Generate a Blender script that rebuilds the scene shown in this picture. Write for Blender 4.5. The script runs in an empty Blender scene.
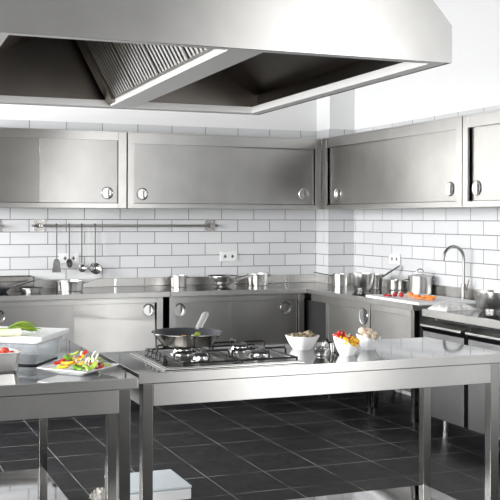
import bpy, bmesh, math, random
from mathutils import Vector, Matrix, Euler
R = random.Random(7)
sc = bpy.context.scene
C = sc.collection
PI = math.pi
TOP = 0.83            # worktop height

# ------------------------------------------------------------------ materials
def mat(name, base=(.8, .8, .8), rough=.5, metal=0., spec=.5, coat=0., trans=0., ior=1.45):
    m = bpy.data.materials.new(name); m.use_nodes = True
    b = m.node_tree.nodes['Principled BSDF']
    b.inputs['Base Color'].default_value = (*base, 1)
    b.inputs['Roughness'].default_value = rough
    b.inputs['Metallic'].default_value = metal
    b.inputs['Specular IOR Level'].default_value = spec
    b.inputs['Coat Weight'].default_value = coat
    b.inputs['Transmission Weight'].default_value = trans
    b.inputs['IOR'].default_value = ior
    return m

def nodes(m):
    return m.node_tree.nodes, m.node_tree.links, m.node_tree.nodes['Principled BSDF']

def noise_color(m, c1, c2, scale=8., detail=4., lo=.35, hi=.65, stretch=(1, 1, 1)):
    N, L, b = nodes(m)
    tc = N.new('ShaderNodeTexCoord'); mp = N.new('ShaderNodeMapping'); mp.inputs['Scale'].default_value = stretch
    nz = N.new('ShaderNodeTexNoise'); nz.inputs['Scale'].default_value = scale; nz.inputs['Detail'].default_value = detail
    rp = N.new('ShaderNodeValToRGB')
    rp.color_ramp.elements[0].position = lo; rp.color_ramp.elements[1].position = hi
    rp.color_ramp.elements[0].color = (*c1, 1); rp.color_ramp.elements[1].color = (*c2, 1)
    L.new(tc.outputs['Object'], mp.inputs['Vector']); L.new(mp.outputs[0], nz.inputs['Vector'])
    L.new(nz.outputs['Fac'], rp.inputs['Fac']); L.new(rp.outputs['Color'], b.inputs['Base Color'])
    return m

def bumpy(m, scale, strength, dist=.002, stretch=(1, 1, 1), detail=2.):
    N, L, b = nodes(m)
    tc = N.new('ShaderNodeTexCoord'); mp = N.new('ShaderNodeMapping'); mp.inputs['Scale'].default_value = stretch
    nz = N.new('ShaderNodeTexNoise'); nz.inputs['Scale'].default_value = scale; nz.inputs['Detail'].default_value = detail
    bp = N.new('ShaderNodeBump'); bp.inputs['Strength'].default_value = strength; bp.inputs['Distance'].default_value = dist
    L.new(tc.outputs['Object'], mp.inputs['Vector']); L.new(mp.outputs[0], nz.inputs['Vector'])
    L.new(nz.outputs['Fac'], bp.inputs['Height']); L.new(bp.outputs[0], b.inputs['Normal'])
    return m

def steel(name, base=(.60, .59, .57), rough=.24, streak=(1.5, 1.5, 260), amt=0., aniso=0., warp=0., wscale=1.2):
    """stainless steel sheet: Beckmann gloss, faint clouding; aniso = brushed grain, warp = slow unevenness of the sheet"""
    m = bpy.data.materials.new(name); m.use_nodes = True
    N, L = m.node_tree.nodes, m.node_tree.links
    N.remove(N['Principled BSDF']); out = N['Material Output']
    b = N.new('ShaderNodeBsdfAnisotropic'); b.distribution = 'BECKMANN'
    b.inputs['Roughness'].default_value = rough
    L.new(b.outputs[0], out.inputs['Surface'])
    tc = N.new('ShaderNodeTexCoord')
    n3 = N.new('ShaderNodeTexNoise'); n3.inputs['Scale'].default_value = 5.; n3.inputs['Detail'].default_value = 6.
    L.new(tc.outputs['Object'], n3.inputs['Vector'])
    rp = N.new('ShaderNodeValToRGB'); rp.color_ramp.elements[0].position = .3; rp.color_ramp.elements[1].position = .7
    rp.color_ramp.elements[0].color = (*[c * .93 for c in base], 1); rp.color_ramp.elements[1].color = (*[min(1, c * 1.05) for c in base], 1)
    L.new(n3.outputs['Fac'], rp.inputs['Fac']); L.new(rp.outputs['Color'], b.inputs['Color'])
    if aniso:
        b.inputs['Anisotropy'].default_value = aniso; b.inputs['Rotation'].default_value = 0.
        tg = N.new('ShaderNodeTangent'); tg.direction_type = 'RADIAL'; tg.axis = 'Z'
        L.new(tg.outputs[0], b.inputs['Tangent'])
    if warp:
        n2 = N.new('ShaderNodeTexNoise'); n2.inputs['Scale'].default_value = wscale; n2.inputs['Detail'].default_value = 0.
        L.new(tc.outputs['Object'], n2.inputs['Vector'])
        b1 = N.new('ShaderNodeBump'); b1.inputs['Strength'].default_value = 1.; b1.inputs['Distance'].default_value = warp
        L.new(n2.outputs['Fac'], b1.inputs['Height']); L.new(b1.outputs[0], b.inputs['Normal'])
    return m

def tile_mat(name, axis, shift):
    """white gloss metro tiles 300 x 100 mm; axis = horizontal world axis (0 = x, 1 = y)"""
    m = mat(name, (.86, .87, .88), .10, 0., .5)
    N, L, b = nodes(m)
    tc = N.new('ShaderNodeTexCoord'); sp = N.new('ShaderNodeSeparateXYZ'); cb = N.new('ShaderNodeCombineXYZ')
    L.new(tc.outputs['Object'], sp.inputs[0])
    ax = N.new('ShaderNodeMath'); ax.operation = 'ADD'; ax.inputs[1].default_value = shift + 30.
    az = N.new('ShaderNodeMath'); az.operation = 'ADD'; az.inputs[1].default_value = -1.38 + 2.
    L.new(sp.outputs[axis], ax.inputs[0]); L.new(sp.outputs[2], az.inputs[0])
    L.new(ax.outputs[0], cb.inputs[0]); L.new(az.outputs[0], cb.inputs[1])
    br = N.new('ShaderNodeTexBrick'); br.offset = .5; br.offset_frequency = 2; br.squash = 1.
    br.inputs['Scale'].default_value = 1.; br.inputs['Brick Width'].default_value = .3; br.inputs['Row Height'].default_value = .1
    br.inputs['Mortar Size'].default_value = .0032; br.inputs['Mortar Smooth'].default_value = .3
    br.inputs['Color1'].default_value = (.66, .67, .685, 1); br.inputs['Color2'].default_value = (.71, .72, .73, 1)
    br.inputs['Mortar'].default_value = (.15, .155, .17, 1)
    L.new(cb.outputs[0], br.inputs['Vector'])
    L.new(br.outputs['Color'], b.inputs['Base Color'])
    mr = N.new('ShaderNodeMapRange'); mr.inputs['To Min'].default_value = .14; mr.inputs['To Max'].default_value = .7
    L.new(br.outputs['Fac'], mr.inputs['Value']); L.new(mr.outputs[0], b.inputs['Roughness'])
    bp = N.new('ShaderNodeBump'); bp.invert = True; bp.inputs['Strength'].default_value = .5; bp.inputs['Distance'].default_value = .002
    L.new(br.outputs['Fac'], bp.inputs['Height']); L.new(bp.outputs[0], b.inputs['Normal'])
    return m

def floor_mat():
    m = mat('slate_floor', (.03, .03, .035), .32, 0, .3)
    N, L, b = nodes(m)
    tc = N.new('ShaderNodeTexCoord'); sp = N.new('ShaderNodeSeparateXYZ'); cb = N.new('ShaderNodeCombineXYZ')
    L.new(tc.outputs['Object'], sp.inputs[0])
    fx = N.new('ShaderNodeMath'); fx.operation = 'MULTIPLY_ADD'; fx.inputs[1].default_value = 1 / .3365; fx.inputs[2].default_value = .07 / .3365 + 40
    fy = N.new('ShaderNodeMath'); fy.operation = 'MULTIPLY_ADD'; fy.inputs[1].default_value = 1 / .348; fy.inputs[2].default_value = 2.475 / .348 + 40
    L.new(sp.outputs[0], fx.inputs[0]); L.new(sp.outputs[1], fy.inputs[0])
    L.new(fx.outputs[0], cb.inputs[0]); L.new(fy.outputs[0], cb.inputs[1])
    br = N.new('ShaderNodeTexBrick'); br.offset = 0.; br.squash = 1.
    br.inputs['Scale'].default_value = 1.; br.inputs['Brick Width'].default_value = 1.; br.inputs['Row Height'].default_value = 1.
    br.inputs['Mortar Size'].default_value = .006; br.inputs['Mortar Smooth'].default_value = .2
    br.inputs['Color1'].default_value = (0, 0, 0, 1); br.inputs['Color2'].default_value = (1, 1, 1, 1)
    L.new(cb.outputs[0], br.inputs['Vector'])
    nz = N.new('ShaderNodeTexNoise'); nz.inputs['Scale'].default_value = 2.2; nz.inputs['Detail'].default_value = 9.; nz.inputs['Roughness'].default_value = .65
    L.new(tc.outputs['Object'], nz.inputs['Vector'])
    rp = N.new('ShaderNodeValToRGB'); rp.color_ramp.elements[0].position = .38; rp.color_ramp.elements[1].position = .75
    rp.color_ramp.elements[0].color = (.004, .0043, .0055, 1); rp.color_ramp.elements[1].color = (.024, .025, .028, 1)
    L.new(nz.outputs['Fac'], rp.inputs['Fac'])
    n3 = N.new('ShaderNodeTexNoise'); n3.inputs['Scale'].default_value = 3.1; n3.inputs['Detail'].default_value = 4.
    L.new(tc.outputs['Object'], n3.inputs['Vector'])
    rg = N.new('ShaderNodeValToRGB'); rg.color_ramp.elements[0].position = .35; rg.color_ramp.elements[1].position = .68
    rg.color_ramp.elements[0].color = (.06, .06, .062, 1); rg.color_ramp.elements[1].color = (.55, .55, .53, 1)
    L.new(n3.outputs['Fac'], rg.inputs['Fac'])
    mx = N.new('ShaderNodeMix'); mx.data_type = 'RGBA'
    L.new(br.outputs['Fac'], mx.inputs['Factor']); L.new(rp.outputs['Color'], mx.inputs['A']); L.new(rg.outputs['Color'], mx.inputs['B'])
    L.new(mx.outputs['Result'], b.inputs['Base Color'])
    mr = N.new('ShaderNodeMapRange'); mr.inputs['From Min'].default_value = .3; mr.inputs['From Max'].default_value = .7
    mr.inputs['To Min'].default_value = .30; mr.inputs['To Max'].default_value = .55
    L.new(nz.outputs['Fac'], mr.inputs['Value']); L.new(mr.outputs[0], b.inputs['Roughness'])
    bp = N.new('ShaderNodeBump'); bp.invert = True; bp.inputs['Strength'].default_value = .4; bp.inputs['Distance'].default_value = .002
    L.new(br.outputs['Fac'], bp.inputs['Height']); L.new(bp.outputs[0], b.inputs['Normal'])
    return m

M = {}
M['door'] = steel('door_steel', (.52, .515, .50), .30, aniso=.5, warp=.010)
M['trim'] = steel('trim_steel', (.55, .545, .53), .28, aniso=.4)
M['carcass'] = steel('carcass_steel', (.50, .495, .48), .34)
M['top'] = steel('worktop_steel', (.64, .64, .64), .06, (60, 1.5, 1.5), 0., warp=.004, wscale=2.)
M['apron'] = steel('apron_steel', (.58, .575, .56), .34, aniso=.4)
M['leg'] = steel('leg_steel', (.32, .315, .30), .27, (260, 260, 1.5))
M['hood'] = steel('hood_steel', (.59, .585, .57), .34, aniso=.4)
M['hood_in'] = steel('hood_shaded_steel', (.25, .228, .208), .36, warp=.02)  # hood steel with the shade of the unlit interior put into its colour
M['satin'] = mat('satin_steel', (.80, .80, .79), .48, .75)
M['bright'] = mat('polished_steel', (.66, .66, .65), .16, 1.)
M['pan'] = steel('pan_steel', (.58, .575, .56), .30, (2, 2, 300), 0.)
M['pan_dark'] = steel('brushed_pan_steel', (.40, .39, .375), .27, (2, 2, 300), 0.)
M['utensil'] = mat('utensil_steel', (.09, .09, .09), .38, .6)
M['handle'] = steel('cast_handle_steel', (.74, .735, .72), .38)
M['faucet'] = steel('brushed_faucet_steel', (.36, .355, .34), .42)
M['fridge'] = steel('fridge_steel', (.40, .40, .405), .42)
M['black'] = mat('black_enamel', (.012, .012, .013), .32)
M['nonstick'] = mat('nonstick_coating', (.035, .037, .042), .38)
M['rubber'] = mat('black_rubber', (.015, .015, .015), .6)
M['recess'] = steel('recess_steel', (.16, .16, .155), .22)
M['plaster'] = bumpy(mat('white_plaster', (.90, .905, .91), .85, 0, .2), 40, .05)
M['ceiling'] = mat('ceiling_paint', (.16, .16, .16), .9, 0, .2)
M['dark_wall'] = mat('grey_wall_paint', (.38, .38, .38), .85, 0, .2)
M['frame'] = mat('white_window_frame', (.85, .85, .85), .4)
M['glass'] = mat('window_glass', (1, 1, 1), .0, 0, .5, 0, 1., 1.45)
M['porcelain'] = mat('white_porcelain', (.86, .87, .88), .12, 0, .5, .3)
M['plastic'] = mat('white_plastic', (.84, .85, .86), .35)
M['board'] = mat('white_cutting_board', (.86, .87, .88), .42)
M['poly'] = mat('clear_polycarbonate', (.93, .96, .98), .06, 0, .5, 0, .92, 1.3)
M['cloth'] = bumpy(mat('white_cotton', (.84, .84, .83), .9, 0, .1), 350, .3)
M['scale_top'] = mat('pale_blue_glass', (.62, .68, .72), .2)
M['slot'] = mat('dark_slot', (.10, .10, .10), .6)
M['red'] = noise_color(mat('red_pepper', (.55, .03, .02), .28, 0, .5, .2), (.42, .012, .010), (.68, .05, .03), 30)
M['yellow'] = noise_color(mat('yellow_pepper', (.9, .5, .02), .28, 0, .5, .2), (.82, .36, .01), (.93, .60, .03), 25)
M['orange'] = noise_color(mat('carrot_flesh', (.8, .22, .03), .45), (.72, .17, .025), (.90, .36, .08), 60)
M['tomato'] = noise_color(mat('tomato_skin', (.5, .02, .02), .2, 0, .5, .3), (.42, .010, .010), (.60, .03, .02), 12)
M['tomato_cut'] = noise_color(mat('tomato_flesh', (.6, .06, .04), .3), (.48, .02, .015), (.74, .12, .07), 60)
M['green'] = noise_color(mat('green_leaf', (.10, .25, .03), .4), (.05, .16, .02), (.22, .42, .05), 30)
M['lime'] = noise_color(mat('light_green_leaf', (.3, .5, .05), .4), (.26, .45, .05), (.50, .62, .14), 25)
M['cabbage'] = noise_color(mat('white_cabbage', (.8, .78, .6), .4), (.74, .72, .50), (.88, .87, .74), 30)
M['leek_white'] = noise_color(mat('leek_stalk', (.8, .82, .65), .35), (.66, .74, .42), (.88, .88, .76), 3, 3, .35, .6, (4, 1, 1))
M['leek_cut'] = noise_color(mat('leek_cut_end', (.8, .72, .5), .5), (.66, .55, .33), (.86, .78, .58), 60)
M['mushroom'] = noise_color(mat('mushroom_cap', (.72, .60, .46), .55), (.58, .45, .32), (.80, .70, .56), 22)
M['mush_stem'] = noise_color(mat('mushroom_stem', (.76, .66, .52), .6), (.66, .55, .40), (.82, .74, .62), 40)
M['egg'] = noise_color(mat('speckled_shell', (.5, .42, .3), .45), (.03, .025, .015), (.33, .27, .16), 55, 5, .40, .56)
M['herb'] = noise_color(mat('herb_sprig', (.4, .42, .22), .6), (.30, .33, .14), (.62, .60, .40), 80)
M['rag'] = noise_color(mat('pale_rag', (.6, .58, .54), .9), (.40, .38, .35), (.68, .66, .62), 60)
M['floor'] = floor_mat()
M['tile_back'] = tile_mat('tiles_back', 0, -.15)
M['tile_right'] = tile_mat('tiles_right', 1, .1166 - .15)
M['tile_col_l'] = tile_mat('tiles_column_side', 1, .0)
M['tile_col_f'] = tile_mat('tiles_column_front', 0, -.15)

# ------------------------------------------------------------------ mesh helpers
def NB(): return bmesh.new()

def merge(dst, src, mtx=None):
    me = bpy.data.meshes.new('tmp'); src.to_mesh(me); src.free()
    if mtx is not None: me.transform(mtx)
    dst.from_mesh(me); bpy.data.meshes.remove(me)

def bx(bm, x0, x1, y0, y1, z0, z1, bev=.0015, mtx=None):
    b = NB(); bmesh.ops.create_cube(b, size=1.)
    for v in b.verts:
        v.co = Vector(((x0 + x1) / 2 + v.co.x * (x1 - x0), (y0 + y1) / 2 + v.co.y * (y1 - y0), (z0 + z1) / 2 + v.co.z * (z1 - z0)))
    bev = min(bev, .3 * min(abs(x1 - x0), abs(y1 - y0), abs(z1 - z0)))
    if bev > 0: bmesh.ops.bevel(b, geom=b.edges[:], offset=bev, segments=2, affect='EDGES', profile=.5)
    merge(bm, b, mtx); return bm

def box(*a, **k): return bx(NB(), *a, **k)

def prism(bm, pts, axis, a0, a1, bev=0., mtx=None):
    """extrude a 2D outline; axis 0: pts=(y,z), axis 1: pts=(x,z), axis 2: pts=(x,y)"""
    b = NB()
    def P(p, a):
        return ((a, p[0], p[1]), (p[0], a, p[1]), (p[0], p[1], a))[axis]
    lo = [b.verts.new(P(p, a0)) for p in pts]; hi = [b.verts.new(P(p, a1)) for p in pts]
    n = len(pts)
    b.faces.new(lo); b.faces.new(hi)
    for i in range(n): b.faces.new((lo[i], lo[(i + 1) % n], hi[(i + 1) % n], hi[i]))
    bmesh.ops.recalc_face_normals(b, faces=b.faces[:])
    if bev > 0: bmesh.ops.bevel(b, geom=b.edges[:], offset=bev, segments=2, affect='EDGES', profile=.5)
    merge(bm, b, mtx); return bm

def tube(bm, pts, r, n=10, closed=False, flat=1., mtx=None, radii=None):
    pts = [Vector(p) for p in pts]; b = NB(); m = len(pts); rings = []
    up = None
    for i, p in enumerate(pts):
        if closed: d = pts[(i + 1) % m] - pts[i - 1]
        else: d = pts[min(i + 1, m - 1)] - pts[max(i - 1, 0)]
        d.normalize()
        if up is None:
            up = Vector((0, 0, 1)) if abs(d.z) < .9 else Vector((1, 0, 0))
        s = d.cross(up)
        if s.length < 1e-4: s = d.cross(Vector((0, 1, 0)))
        s.normalize(); up = s.cross(d).normalized()
        rr = r if radii is None else radii[i]
        rings.append([b.verts.new(p + s * (math.cos(t) * rr) + up * (math.sin(t) * rr * flat)) for t in [2 * PI * k / n for k in range(n)]])
    rng = range(m) if closed else range(m - 1)
    for i in rng:
        A, B = rings[i], rings[(i + 1) % m]
        for k in range(n): b.faces.new((A[k], A[(k + 1) % n], B[(k + 1) % n], B[k]))
    if not closed: b.faces.new(rings[0][::-1]); b.faces.new(rings[-1])
    bmesh.ops.recalc_face_normals(b, faces=b.faces[:])
    merge(bm, b, mtx); return bm

def lathe(bm, prof, n=36, c=(0, 0, 0), mtx=None):
    b = NB(); rings = []
    for r, z in prof:
        if r < 1e-5: rings.append([b.verts.new((0, 0, z))])
        else: rings.append([b.verts.new((r * math.cos(2 * PI * k / n), r * math.sin(2 * PI * k / n), z)) for k in range(n)])
    for A, B in zip(rings, rings[1:]):
        for k in range(n):
            k2 = (k + 1) % n
            if len(A) == 1 and len(B) == 1: continue
            if len(A) == 1: b.faces.new((A[0], B[k], B[k2]))
            elif len(B) == 1: b.faces.new((A[k], A[k2], B[0]))
            else: b.faces.new((A[k], A[k2], B[k2], B[k]))
    bmesh.ops.recalc_face_normals(b, faces=b.faces[:])
    T = Matrix.Translation(c)
    merge(bm, b, T if mtx is None else mtx @ T); return bm

def blob(bm, c, rad, seed=0, amp=.0, freq=3., sub=3, mtx=None, rot=None):
    from mathutils import noise
    b = NB(); bmesh.ops.create_icosphere(b, subdivisions=sub, radius=1.)
    for v in b.verts:
        d = 1. + (amp * noise.noise(v.co * freq + Vector((seed * 7.3, seed * 3.1, seed))) if amp else 0)
        v.co = Vector((v.co.x * rad[0] * d, v.co.y * rad[1] * d, v.co.z * rad[2] * d))
    X = Matrix.Translation(c) @ (rot.to_matrix().to_4x4() if rot is not None else Matrix())
    merge(bm, b, X if mtx is None else mtx @ X); return bm

def arc(c, r, a0, a1, n, plane='xz'):
    out = []
    for i in range(n + 1):
        a = a0 + (a1 - a0) * i / n; u, w = r * math.cos(a), r * math.sin(a)
        out.append({'xz': (c[0] + u, c[1], c[2] + w), 'yz': (c[0], c[1] + u, c[2] + w), 'xy': (c[0] + u, c[1] + w, c[2])}[plane])
    return out

def tag(o, label=None, cat=None, group=None, kind=None):
    if label: o['label'] = label
    if cat: o['category'] = cat
    if group: o['group'] = group
    if kind: o['kind'] = kind
    return o

def thing(name, label, cat, loc=(0, 0, 0), rz=0., group=None):
    o = bpy.data.objects.new(name, None); o.empty_display_size = .05; C.objects.link(o)
    o.location = loc; o.rotation_euler = (0, 0, rz)
    return tag(o, label, cat, group)

def obj(name, bm, m, parent=None, loc=None, smooth=35., label=None, cat=None, group=None, kind=None, world=False):
    """one mesh object. world=True: bm is in world coordinates and is moved into the thing's own space"""
    me = bpy.data.meshes.new(name); bm.to_mesh(me); bm.free()
    o = bpy.data.objects.new(name, me); C.objects.link(o)
    for k in (m if isinstance(m, (list, tuple)) else [m]): me.materials.append(k)
    if world:
        root = parent
        while root is not None and root.parent is not None: root = root.parent
        off = root.location if root is not None else Vector(loc or (0, 0, 0))
        me.transform(Matrix.Translation(-Vector(off)))
    if parent is not None: o.parent = parent
    elif loc is not None: o.location = loc
    me.polygons.foreach_set('use_smooth', [True] * len(me.polygons))
    me.set_sharp_from_angle(angle=math.radians(smooth))
    me.update()
    wn = o.modifiers.new('weighted_normal', 'WEIGHTED_NORMAL'); wn.mode = 'FACE_AREA'; wn.weight = 100; wn.keep_sharp = True
    return tag(o, label, cat, group, kind)

def copy_tree(o, parent=None):
    c = o.copy(); C.objects.link(c)
    if parent is not None: c.parent = parent
    for ch in list(o.children): copy_tree(ch, c)
    return c

def two_sided(o, m2):
    """the folded edge of a worktop is brushed, its top is polished"""
    o.data.materials.append(m2)
    for p in o.data.polygons:
        if p.normal.z < .7: p.material_index = 1
    return o

def struct(name, bm, m, smooth=30.): return obj(name, bm, m, kind='structure', smooth=smooth)

# ------------------------------------------------------------------ room shell
XL, XR, YF, H = -3.3, 2.948, -10.6, 3.4
TT = 2.17      # tile top
struct('floor', box(XL - .1, XR + .1, YF - .1, .1, -.1, 0., bev=0), M['floor'])
struct('ceiling', box(XL - .1, XR + .1, YF - .1, .1, H, H + .1, bev=0), M['ceiling'])

def two_mat(parts):
    bm = NB()
    for i, b in enumerate(parts):
        n0 = len(bm.faces); merge(bm, b); bm.faces.ensure_lookup_table()
        for f in bm.faces[n0:]: f.material_index = i
    return bm
struct('wall_back', two_mat([box(XL - .1, XR + .1, .008, .1, 0, H, bev=0), box(XL, XR, 0., .008, 0, TT, bev=.0008)]), [M['plaster'], M['tile_back']])
struct('wall_right', two_mat([box(XR + .008, XR + .1, YF, .008, 0, H, bev=0), box(XR, XR + .008, -6.2, 0., 0, TT, bev=.0008)]), [M['plaster'], M['tile_right']])
# boxed-in column in the corner
cx0, cy0 = 2.703, -.245
struct('wall_corner', two_mat([box(cx0 + .008, XR + .008, cy0 + .008, .008, 0, H, bev=.002),
                               box(cx0, cx0 + .008, cy0, 0., 0, TT, bev=.0006),
                               box(cx0, XR, cy0 - .0005, cy0 + .0075, 0, TT, bev=.0006)]),
       [M['plaster'], M['tile_col_l'], M['tile_col_f']])

def wall_with_holes(fixed, axis, a0, a1, holes, thick):
    """vertical wall slab along one axis with rectangular window holes [(lo, hi, z0, z1)]"""
    bm = NB(); f0, f1 = sorted((fixed, fixed + thick))
    def add(lo, hi, z0, z1):
        if hi - lo < 1e-4 or z1 - z0 < 1e-4: return
        if axis == 'y': bx(bm, f0, f1, lo, hi, z0, z1, bev=0)
        else: bx(bm, lo, hi, f0, f1, z0, z1, bev=0)
    cur = a0
    for lo, hi, z0, z1 in sorted(holes):
        add(cur, lo, 0, H); add(lo, hi, 0, z0); add(lo, hi, z1, H); cur = hi
    add(cur, a1, 0, H)
    return bm
WIN_L = [(-2.75, -.35, 1.0, 2.7), (-8.2, -4.4, .9, 2.7)]  # the second opening is an unseen window added for fill light
struct('wall_left', wall_with_holes(XL, 'y', YF, .008, WIN_L, -.12), M['plaster'])
struct('wall_front', box(XL - .1, XR + .1, YF - .1, YF, 0, H, bev=0), M['dark_wall'])

def area(name, loc, rot, sx, sy, power, col=(1, 1, 1)):
    l = bpy.data.lights.new(name, 'AREA'); l.shape = 'RECTANGLE'; l.size = sx; l.size_y = sy; l.energy = power; l.color = col
    o = bpy.data.objects.new(name, l); o.location = loc; o.rotation_euler = rot; C.objects.link(o); return o

def window(n, fixed, lo, hi, z0, z1, sgn):
    fr = NB(); w = .05; x0, x1 = sorted((fixed - sgn * .02, fixed - sgn * .08))
    bx(fr, x0, x1, lo, hi, z0, z0 + w); bx(fr, x0, x1, lo, hi, z1 - w, z1)
    k = 3
    for i in range(k + 1):
        y = lo + (hi - lo - w) * i / k; bx(fr, x0, x1, y, y + w, z0 + w, z1 - w)
    f = struct('window_%d' % n, fr, M['frame'])
    g = obj('glass', box((x0 + x1) / 2 - .003, (x0 + x1) / 2 + .003, lo + w, hi - w, z0 + w, z1 - w, bev=0), M['glass'], f)
    return f
for i, (lo, hi, z0, z1) in enumerate(WIN_L): window(i + 1, XL, lo, hi, z0, z1, 1)

# right-hand end of the room, behind the photographer: a tall window
WR = (-10.52, -8.6, .15, 2.75)
fr = NB(); 
for y in (WR[0], (WR[0] + WR[1]) / 2 - .02, WR[1] - .05): bx(fr, XR - .035, XR + .004, y, y + .05, WR[2], WR[3])
bx(fr, XR - .035, XR + .004, WR[0], WR[1], WR[2] - .05, WR[2]); bx(fr, XR - .035, XR + .004, WR[0], WR[1], WR[3], WR[3] + .05)
f3 = struct('window_3', fr, M['frame'])

DAY = (1., .995, .99)
area('daylight_left_back', (XL + .03, -1.55, 1.85), (0, -PI / 2, 0), 1.6, 2.3, 275, DAY)
area('fill_left_front', (XL + .03, -6.3, 1.8), (0, -PI / 2, 0), 1.7, 3.7, 350, DAY)  # fill light at the added second window, brightens front faces
area('daylight_right_front', (XR - .05, (WR[0] + WR[1]) / 2, (WR[2] + WR[3]) / 2), (0, PI / 2, 0), 2.55, 1.85, 115, DAY)

# ------------------------------------------------------------------ recessed finger pull (ring, cover half, cup)
def pull(parent, p, r=.036, normal='y', world=True, flip=1):
    """flush round pull; normal 'y' -> faces -y, 'x' -> faces -x. half of the cup is covered"""
    ring = NB(); lathe(ring, [(r * .86, -.001), (r * .88, .004), (r, .005), (r * 1.05, .0015), (r * 1.05, -.001)], 40)
    cup = NB(); lathe(cup, [(0, .0006), (r * .5, .0006), (r * .8, .0016), (r * .87, .0030)], 36)
    half = NB()
    pts = [(r * .10, -r * .86)] + [(-r * .87 * math.cos(q), r * .87 * math.sin(q)) for q in [-PI / 2 + PI * k / 16 for k in range(1, 16)]] + [(r * .10, r * .86)]
    prism(half, pts, 2, .0008, .0045)
    slot = NB()
    prism(slot, [(r * .10, -r * .62), (r * .34, -r * .55), (r * .38, 0), (r * .34, r * .55), (r * .10, r * .62)], 2, .0010, .0030)
    # local z -> outward
    if normal == 'y': B = Matrix(((1, 0, 0, 0), (0, 0, -1, 0), (0, 1, 0, 0), (0, 0, 0, 1)))
    else: B = Matrix(((0, 0, -1, 0), (-1, 0, 0, 0), (0, 1, 0, 0), (0, 0, 0, 1)))
    X = Matrix.Translation(p) @ B
    body = NB(); merge(body, ring, X); merge(body, half, X)
    o = obj('handle', body, M['bright'], parent, world=world, label='polished round recessed finger pull')
    c = NB(); merge(c, cup, X); obj('recess_cup', c, M['bright'], o if False else parent, world=world)
    c = NB(); merge(c, slot, X); obj('finger_slot', c, M['slot'], parent, world=world, label='dark finger slot')
    return o

def front_cabinet(root, x0, x1, y, z0, z1, rail_h, low_h, split, handles, stile=.048, depth=.38, front_is_left=True, rail_back=None, gap=.012):
    """sliding-door cabinet facing -y: carcass, rails, stiles, two doors with pulls (world coordinates)"""
    b = NB(); t = .012
    yb = y + depth
    bx(b, x0, x1, yb - t, yb, z0, z1); bx(b, x0, x1, y + .004, yb - t, z1 - t, z1); bx(b, x0, x1, y + .004, yb - t, z0, z0 + t)
    bx(b, x0, x0 + t, y + .004, yb - t, z0 + t, z1 - t); bx(b, x1 - t, x1, y + .004, yb - t, z0 + t, z1 - t)
    obj('carcass', b, M['carcass'], root, world=True)
    obj('top_rail', bx(box(x0 + stile, x1 - stile, y, y + .012, z1 - rail_h, z1 - .008), x0, x1, y - .004, y + .012, z1 - .010, z1), M['trim'], root, world=True)
    obj('bottom_rail', box(x0 + stile, x1 - stile, y - .001, y + .012, z0, z0 + low_h), M['trim'], root, world=True)
    for a in (x0, x1 - stile):
        obj('stile', box(a, a + stile, y - .002, y + .012, z0, z1 - .010), M['trim'], root, world=True)
    zb, zt = z0 + low_h + .002, z1 - rail_h + .006
    doors = []
    for i, (a, e) in enumerate(((x0 + stile, split), (split, x1 - stile))):
        fwd = (i == 0) == front_is_left
        yd = y + (.013 if fwd else .024)
        a2, e2 = (a - .003, e + (.0 if fwd else .02)) if i == 0 else (a - (.0 if fwd else .02), e + .003)
        d = obj('door', box(a2 + .003, e2 - .003, yd, yd + .010, zb, zt, bev=.002), M['door'], root, world=True)
        if handles[i] is not None:
            hx, hz = handles[i]
            pull(d, (hx, yd - .0005, hz), .047, 'y')
        doors.append(d)
    return doors

def lean(d, pitch, yaw):
    """a hung door that leans a little in its track: turn the door and its fittings about its middle"""
    c = sum((v.co for v in d.data.vertices), Vector()) / len(d.data.vertices)
    X = Matrix.Translation(c) @ Matrix.Rotation(math.radians(yaw), 4, 'Z') @ Matrix.Rotation(-math.radians(pitch), 4, 'X') @ Matrix.Translation(-c)
    for o in [d] + list(d.children_recursive): o.data.transform(X)

# ------------------------------------------------------------------ upper cabinets, back wall
t = thing('wall_cabinet', 'wall cabinet on the back wall at far left, with the bright sliding door', 'cabinet', (.15, -.2, 1.47))
ds = front_cabinet(t, -.49, .843, -.39, 1.47, 2.07, .072, .038, .158, [(-.37, 1.588), (.694, 1.588)], stile=.066, front_is_left=False)
lean(ds[1], 0., .9)
t = thing('wall_cabinet', 'long grey wall cabinet on the back wall ending at the corner', 'cabinet', (1.7, -.2, 1.47))
ds = front_cabinet(t, .853, 2.550, -.39, 1.47, 2.07, .092, .038, 1.745, [(.979, 1.583), (2.399, 1.599)], stile=.052)
lean(ds[1], .3, .5)

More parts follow.
